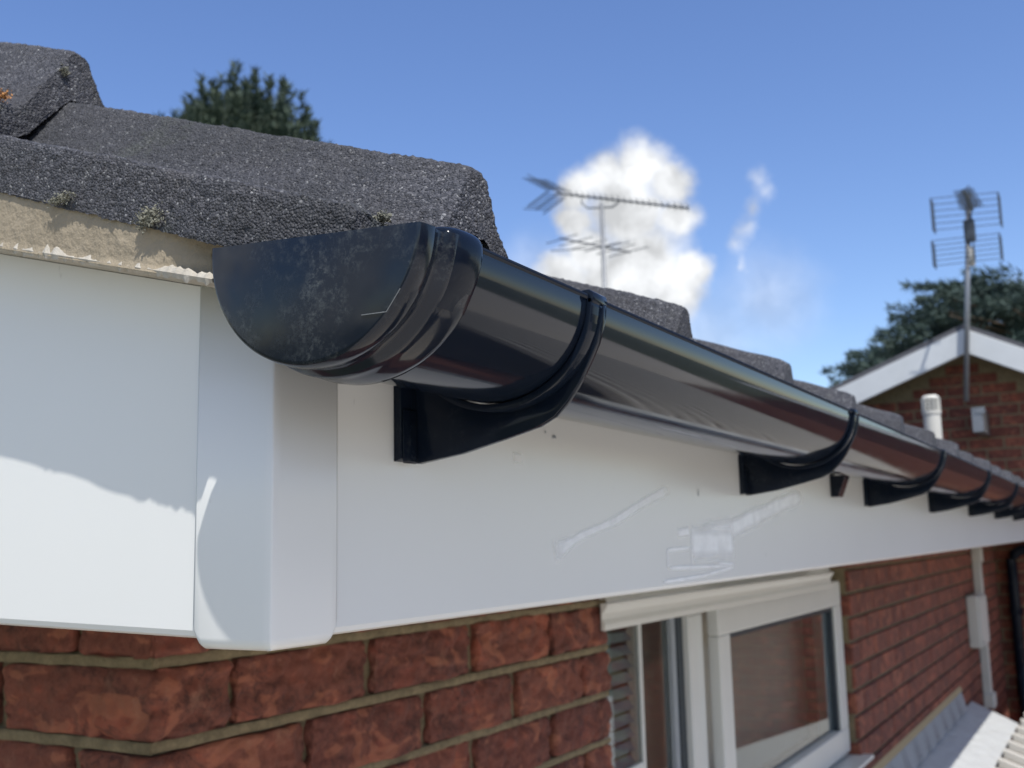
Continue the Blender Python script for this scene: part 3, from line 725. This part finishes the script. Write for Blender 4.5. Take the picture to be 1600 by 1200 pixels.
# small black stub behind the gutter, beyond the second bracket
put(MB().prism([(YF-.0005,.262),(YF-.022,.262),(YF-.010,.232),(YF-.0005,.232)], 'x', .845, .875), 'joint_tab', GUTB, gut)

# ------------------------------------------------------------------ projecting brick wing with gable
wing = thing('brick_gable_house', 'red brick gable end with white bargeboards behind the tiles at the right edge', 'house', (XW, 0, -2.36))
gwall = thing('gable_wall', '', ''); del gwall['label'], gwall['category']; gwall.parent = wing; gwall.location = (0,0,2.36)
AY, AZ = .040, 1.545
def barge_top(y): return AZ-(.385*(y-AY) if y > AY else .50*(AY-y))
YL, YR = 3.0, -2.7
n_v = 0; st = MB()
for c in range(-31, 21):
    z = c*PZ+J/2; y = YR+(0 if c % 2 else .1125)
    while y < YL-.1:
        yy1 = y+BL; zt_ = min(barge_top(y), barge_top(yy1))-.12
        if z+BH < zt_:
            if -.75 < y < .95 and ((z > .30) or (-1.0 < z < .15 and y < .02)):
                o = brick_at(gwall, XW, y, z, BD, BL); n_v += 1
            else: st.box(XW, XW+BD, y, yy1, z, z+BH)
        y += BL+J
o = st.build('brickwork', BR, None, kind='stuff'); up(o, gwall)
mb = MB(); g = [(YR, -2.36), (YL, -2.36), (YL, barge_top(YL)-.05), (AY, AZ-.05), (YR, barge_top(YR)-.05)]
mb.prism(g, 'x', XW+.004, XW+.20); put(mb, 'mortar', MORTAR, gwall)
def board(ya, yb, name):
    mb = MB(); mb.prism([(ya, barge_top(ya)), (yb, barge_top(yb)), (yb, barge_top(yb)-.165), (ya, barge_top(ya)-.165)], 'x', XW-.29, XW-.26); put(mb, name, BARGE, wing, bevel=.004)
board(AY-.0005, YL+.2, 'bargeboard'); board(YR-.2, AY-.0015, 'bargeboard')
for nm, (ya, yb) in (('roof_slope', (AY, YL+.3)), ('roof_slope', (YR-.3, AY))):
    mb = MB(); mb.prism([(ya, barge_top(ya)+.004), (yb, barge_top(yb)+.004), (yb, barge_top(yb)+.035), (ya, barge_top(ya)+.035)], 'x', XW-.28, XW+6); put(mb, nm, ROOF2, wing)
# black downpipe with swan neck
dp = thing('downpipe', 'black round downpipe with curved top on the sunlit brick at the right edge', 'downpipe', (XW-.06, -.16, -2.36))
pts = [(XW-.055, -.100, -2.3), (XW-.055, -.100, -.02)]+[(XW-.055, -.100-.09*(1-math.cos(t)), -.02+.09*math.sin(t)) for t in [i*math.pi/12 for i in range(1, 7)]]+[(XW-.055,-.9,.09)]
put(MB().tube(pts, .034, 14), 'pipe', GUTB, dp, smooth=True)
for z in (-.35, -1.6): put(MB().tube([(XW-.055,-.100,z),(XW-.055,-.100,z+.04)], .038, 14).box(XW-.03,XW-.0005,-.142,-.058,z,z+.04), 'pipe_clip', GUTB, dp)
# flue pipe
fl = thing('flue_pipe', 'short cream flue pipe with ribbed cap standing behind the roof tiles', 'flue', (4.5, -.045, .60))
fx, fy = 4.5, -.05
put(MB().tube([(fx,fy,.45),(fx,fy,.735)], .038, 16), 'pipe', WHT, fl, smooth=False)
put(MB().tube([(fx,fy,.728),(fx,fy,.742)], .042, 16), 'collar', WHT, fl)
cap_ = MB().tube([(fx,fy,.742),(fx,fy,.80)], .033, 16, .030)
put(cap_, 'cap_core', DARK, fl)
rb = MB()
for i in range(14):
    t = 2*math.pi*i/14; rb.box(fx+math.cos(t)*.037-.004, fx+math.cos(t)*.037+.004, fy+math.sin(t)*.037-.004, fy+math.sin(t)*.037+.004, .742, .80)
put(rb, 'cap_ribs', WHT, fl); put(MB().tube([(fx,fy,.80),(fx,fy,.808),(fx,fy,.815)], .041, 16, .030), 'cap_top', WHT, fl)

# ------------------------------------------------------------------ service box, conduit, lean-to roofs
cx = 5.95
cn = thing('conduit', 'white cable conduit running down the brick wall beside the black downpipe', 'conduit', (cx, 0, -.75))
put(MB().box(cx-.030, cx+.030, -.045, -.0005, -.72, .140), 'trunking', WHT, cn, bevel=.004)
put(MB().box(cx-.045, cx+.045, -.055, -.0005, .02, .10), 'coupler', WHT, cn, bevel=.006)
put(MB().box(cx-.06, cx+.05, -.06, -.0005, -.78, -.70), 'foot_box', WHT, cn, bevel=.008)
bx = thing('meter_box', 'slim cream junction box on the brick wall next to the white conduit', 'junction box', (5.68, 0, -.42))
put(MB().box(5.52, 5.86, -.060, -.0005, -.420, -.150), 'box_body', WHT, bx, bevel=.008); put(MB().box(5.53, 5.85, -.068, -.0605, -.410, -.160), 'lid', WHT, bx, bevel=.003)
put(MB().tube([(5.56,-.0685,-.39),(5.56,-.071,-.39)], .008, 8), 'screw', METAL, bx)
lt = thing('flat_roof', 'pale grey flat roof strip with lead flashing against the brick wall below the window', 'flat roof', (4, -.1, -.75))
put(MB().add([(2.6,-.002,-.575),(5.04,-.002,-.575),(5.04,-.002,-.555),(2.6,-.002,-.555),(2.6,-.012,-.577),(5.04,-.012,-.577)], [(0,1,2,3),(4,5,2,3),(0,1,5,4)]), 'pointing', POINT, lt)
# lead with folded laps
mb = MB(); n = 60
for i in range(n):
    xa = 2.6+2.44*i/n; xb = 2.6+2.44*(i+1)/n; w = .003*math.sin(i*1.1)
    mb.add([(xa,-.006+w*.3,-.578),(xb,-.006+w*.3,-.578),(xb,-.030+w,-.665),(xa,-.030+w,-.665)], [(0,1,2,3)])
put(mb, 'lead_flashing', LEAD, lt)
mb = MB(); nx_, ny_ = 60, 8
vs = [(2.0+3.35*i/nx_, -.010-.21*j/ny_, -.668-.10*j/ny_+.006*noise.noise(Vector((i*.8, j*1.1, 0)))) for i in range(nx_+1) for j in range(ny_+1)]
mb.add(vs, [(i*(ny_+1)+j, (i+1)*(ny_+1)+j, (i+1)*(ny_+1)+j+1, i*(ny_+1)+j+1) for i in range(nx_) for j in range(ny_)])
mb.box(2.0,5.35,-.21,-.01,-.95,-.86); put(mb, 'roof_sheet', GRP, lt, smooth=False)
cr_ = thing('corrugated_roof', 'brown corrugated lean-to roof with pale ribs at the lower right corner', 'lean-to roof', (5, -1, -1.1))
def corr(x0, x1, name, mt, h):
    mb = MB(); mb.add([(x0,-.225,-.785+h),(x1,-.225,-.785+h),(x1,-2.8,-1.75+h),(x0,-2.8,-1.75+h),(x0,-.225,-.80),(x1,-.225,-.80),(x1,-2.8,-1.77),(x0,-2.8,-1.77)],
        [(0,1,2,3),(4,7,6,5),(0,3,7,4),(1,5,6,2),(0,4,5,1)]); put(mb, name, mt, cr_)
x = 2.2
while x < XW-.25: corr(x, x+.17, 'sheet', POLY, .0); corr(x+.171, x+.215, 'rib', POLYW, .03); x += .217
for i in range(5): put(MB().box(2.2+i*1.2, 2.26+i*1.2, -2.75, -2.69, -2.36, -1.78), 'post', FRAME, cr_)

# ------------------------------------------------------------------ aerials
ar = thing('aerial', 'tall grid aerial on a pole clamped to the white gable apex at right', 'aerial', (XW-.13, 0, 1))
px, py = XW-.34, -.018
def yw(v): return CAMY+(v-CAMY)*1.065
CAMY = -.7753
def sc(y, z): return (CAM.y+(y-CAM.y)*1.057, CAM.z+(z-CAM.z)*1.057)    # measured at 6.45 m, placed at the wing
put(MB().tube([(px,sc(.004,1)[0]+.01,1.05),(px,py-.05,2.45)], .017, 8), 'pole', METAL, ar, smooth=True)
put(MB().box(px-.02,XW-.0005,-.035,.03,.84,1.00).box(px-.025,px+.02,-.05,.01,.96,1.0), 'wall_bracket', METAL, ar)
g = MB(); ends = MB()
for (ya, za, yb, zb_, zc, zd) in ((.118,2.331,-.279,2.299,2.119,2.093), (.132,2.050,-.265,2.035,1.884,1.875)):
    A_, B_ = sc(ya, za), sc(yb, zb_); C_, D_ = sc(ya, zc), sc(yb, zd); nb_ = 6
    for i in range(nb_):
        t = i/(nb_-1); g.tube([(px-.03,)+(A_[0], lerp(A_[1], C_[1], t)), (px-.03,)+(B_[0], lerp(B_[1], D_[1], t))], .0028, 5)
    for q0, q1 in ((A_, C_), (B_, D_)): ends.tube([(px-.03,)+q0, (px-.03,)+q1], .006, 6).tube([(px+.07,)+q0, (px+.07,)+q1], .005, 6).box(px-.03,px+.07,q0[0]-.003,q0[0]+.003,q1[1],q1[1]+.02).box(px-.03,px+.07,q0[0]-.003,q0[0]+.003,q0[1]-.02,q0[1])
    ends.tube([(px-.03,-.075+.0,A_[1]), (px-.03,-.075,C_[1])], .005, 6)
put(g, 'reflector_grid', WIRE, ar, kind='stuff'); put(ends, 'grid_frame', WIRE, ar, kind='stuff')
# yagi boom pointing at the viewer with short directors
bo = MB().tube([(px-.02,-.085,2.33),(px-.95,-.13,2.19)], .010, 6); put(bo, 'boom', WIRE, ar)
el = MB()
for i in range(14):
    t = i/13; x = px-.06-.88*t; y = -.087-.044*t; z = 2.325-.135*t; h = .075-.02*t
    el.tube([(x,y-h,z+.008),(x,y+h,z+.008)], .003, 5).tube([(x,y-h*.6,z+.03),(x,y+h*.6,z-.02)], .003, 5)
put(el, 'director_rods', WIRE, ar, kind='stuff')
put(MB().tube([(px-.004,-.052,1.955),(px-.004,-.05,2.075)], .022, 10), 'white_sleeve', WHT, ar, smooth=True)
put(MB().box(px-.03,px+.03,-.09,-.02,2.12,2.27), 'dipole_box', WIRE, ar, bevel=.01)

al = thing('aerial', 'long yagi aerial with mesh reflector on a pole in front of the white cloud', 'aerial', (8.0, 3.17, 0))
put(MB().tube([(8,3.19,-2.3),(8,3.157,3.29)], .020, 8), 'pole', METAL, al, smooth=True)
P0_, P1_ = Vector((8.0,3.62,3.475)), Vector((8.0,2.32,3.09))
put(MB().tube([P0_, P1_], .010, 6), 'boom', WIRE, al)
el = MB()
for i in range(20):
    q = P0_.lerp(P1_, .12+.88*i/19); h = .055; el.tube([q+Vector((-h*.8,-.02,.012)), q+Vector((h*.8,.02,-.012))], .0035, 5).tube([q, q+Vector((0,.02,.05))], .003, 5)
put(el, 'director_rods', WIRE, al, kind='stuff')
rf = MB()
for sgn in (1, -1):
    for i in range(7):
        t = i/6; b0 = Vector((7.96, 3.60+.22*t, 3.47+.02*t+sgn*(.02+.13*t))); rf.tube([b0+Vector((-.17,.05,-.03)), b0+Vector((.17,-.05,.03))], .005, 5)
    for xx in (-.15, 0, .15): rf.tube([Vector((7.96+xx,3.60,3.47+sgn*.02)), Vector((7.96+xx,3.83,3.49+sgn*.155))], .005, 5)
put(rf, 'mesh_reflector', WIRE, al, kind='stuff')
cb = [(8,3.37+.0,3.40),(8,3.36,3.33),(8,3.30,3.27),(8,3.16,3.25),(8,3.05,3.235),(8,3.0,3.26),(8,2.99,3.30)]
put(MB().tube(cb, .009, 6), 'cradle', METAL, al, smooth=True)
lo = MB()
lo.tube([(7.7,3.45,2.93),(8.5,3.10,2.93)], .008, 6)
for i in range(6):
    t = i/5; x = 7.72+.75*t; y = 3.44-.33*t; L_ = .16+.05*t; lo.tube([(x,y+L_,2.93-.02),(x,y-L_,2.93+.015)], .0045, 5)
lo.tube([(7.8,3.60,2.86),(8.0,3.2,2.87),(8.3,3.02,2.97)], .005, 5)
put(lo, 'lower_yagi', WIRE, al, kind='stuff')

# ------------------------------------------------------------------ unseen house opposite, added for the gutter and panes to mirror
op = thing('added_house', 'red brick house with dark pitched roof, added unseen opposite for the gutter to mirror', 'house', (4, -17, -2.36))
put(MB().box(-7, 15, -22, -16, -2.36, 1.5), 'added_house_wall', BR, op)
put(MB().prism([(-22.4,1.4),(-19,3.6),(-15.6,1.4),(-15.6,1.52),(-19,3.75),(-22.4,1.52)], 'x', -7.3, 15.3), 'added_house_roof', ROOF2, op)
for wx in (-5, -1.5, 3, 6.5, 11):
    put(MB().box(wx, wx+1.6, -16, -15.93, -1.3, .1), 'window', FRAME, op); put(MB().box(wx+.1, wx+1.5, -15.929, -15.92, -1.2, 0), 'pane', DARK, op)  # windows of the added house, only for reflections
# ------------------------------------------------------------------ trees
def tree(name, label, pos, crown_fn, count, lf, mt, trunk_h, seed, leafs=70, sz=.09):
    t = thing(name, label, 'tree', pos); rr = random.Random(seed)
    tr = MB().tube([pos, (pos[0]+.1, pos[1]+.05, pos[2]+trunk_h*.5), (pos[0], pos[1], pos[2]+trunk_h)], .28, 10, .08)
    vs = []; fs = []
    for i in range(count):
        base, d, ln, rad = crown_fn(rr)
        d = d.normalized(); a = d.orthogonal().normalized(); b = d.cross(a)
        if i % 6 == 0: tr.tube([Vector((pos[0], pos[1], base.z-.6)), base], .04, 5, .015)
        for k in range(leafs):
            t_ = rr.random()**.8; r_ = rad*(1-t_)**.7*math.sqrt(rr.random()); an = rr.uniform(0, 6.28)
            p = base+d*ln*t_+(a*math.cos(an)+b*math.sin(an))*r_
            l = (d*.8+(a*math.cos(an)+b*math.sin(an))*.8+Vector((rr.uniform(-.5,.5), rr.uniform(-.5,.5), rr.uniform(-.3,.5)))).normalized()
            s = l.cross(Vector((rr.uniform(-1,1), rr.uniform(-1,1), rr.uniform(-1,1)))).normalized(); q = sz*rr.uniform(.6, 1.5)
            m_ = len(vs); vs += [p-s*q*.22, p+s*q*.22, p+l*q*1.6]; fs.append((m_, m_+1, m_+2))
    put(tr, 'trunk', BARK, t)
    me = bpy.data.meshes.new('crown'); me.from_pydata([tuple(v) for v in vs], [], fs); me.materials.append(mt)
    o = link('crown', me); up(o, t); return t
# left conifer: dome of upright sprays
def c1(rr):
    u = rr.random(); th = rr.uniform(0, 6.283); R_ = 1.62
    ph = math.acos(1-u*1.0) ; sh = rr.choice((1, 1, 1, .8, .55))
    x = math.cos(th)*math.sin(ph)*R_*sh; y = math.sin(th)*math.sin(ph)*R_*sh; z = math.cos(ph)*2.5*sh
    tip = rr.random() < .35
    return Vector((14+x, 13.45+y, 5.9+z)), Vector((x*.22, y*.22, 1)), rr.uniform(.7, 1.15) if tip else rr.uniform(.35, .7), rr.uniform(.08, .13) if tip else rr.uniform(.16, .26)
tree('conifer_tree', 'bushy dark green conifer with upright tips rising behind the roof at left', (14, 13.45, -2.4), c1, 620, None, LEAF1, 8.5, 4, leafs=110, sz=.085)
def c2(rr):
    # cedar: flat layered plates reaching sideways (y) ; outline falls towards +y
    y = rr.uniform(-4.5, 3.5); x = 20+rr.uniform(-1.5, 2.5)
    top = 4.75-.0*y
    prof_ = [(-4.5, 4.4), (-1.0, 4.55), (.2, 4.45), (.9, 4.75), (1.7, 4.6), (2.2, 4.1), (2.8, 3.6), (3.6, 3.0)]
    for i in range(len(prof_)-1):
        if prof_[i][0] <= y <= prof_[i+1][0]:
            a, b = prof_[i], prof_[i+1]; top = a[1]+(b[1]-a[1])*(y-a[0])/(b[0]-a[0])
    lay = top-.12-abs(rr.gauss(0, .8)); lay = round(lay/.28)*.28+rr.uniform(-.05,.05) if rr.random() < .6 else lay
    lay = min(lay, top-.10)
    return Vector((x, y-.25, lay)), Vector((rr.uniform(-.4,.2), .9, .15)), rr.uniform(.35, .85), rr.uniform(.08, .17)
tree('cedar_tree', 'dark blue-green cedar with layered branches behind the white gable', (20.5, -.4, -2.4), c2, 1050, None, LEAF2, 6.4, 9, leafs=95, sz=.075)

print('bricks individually', nb, n_v)
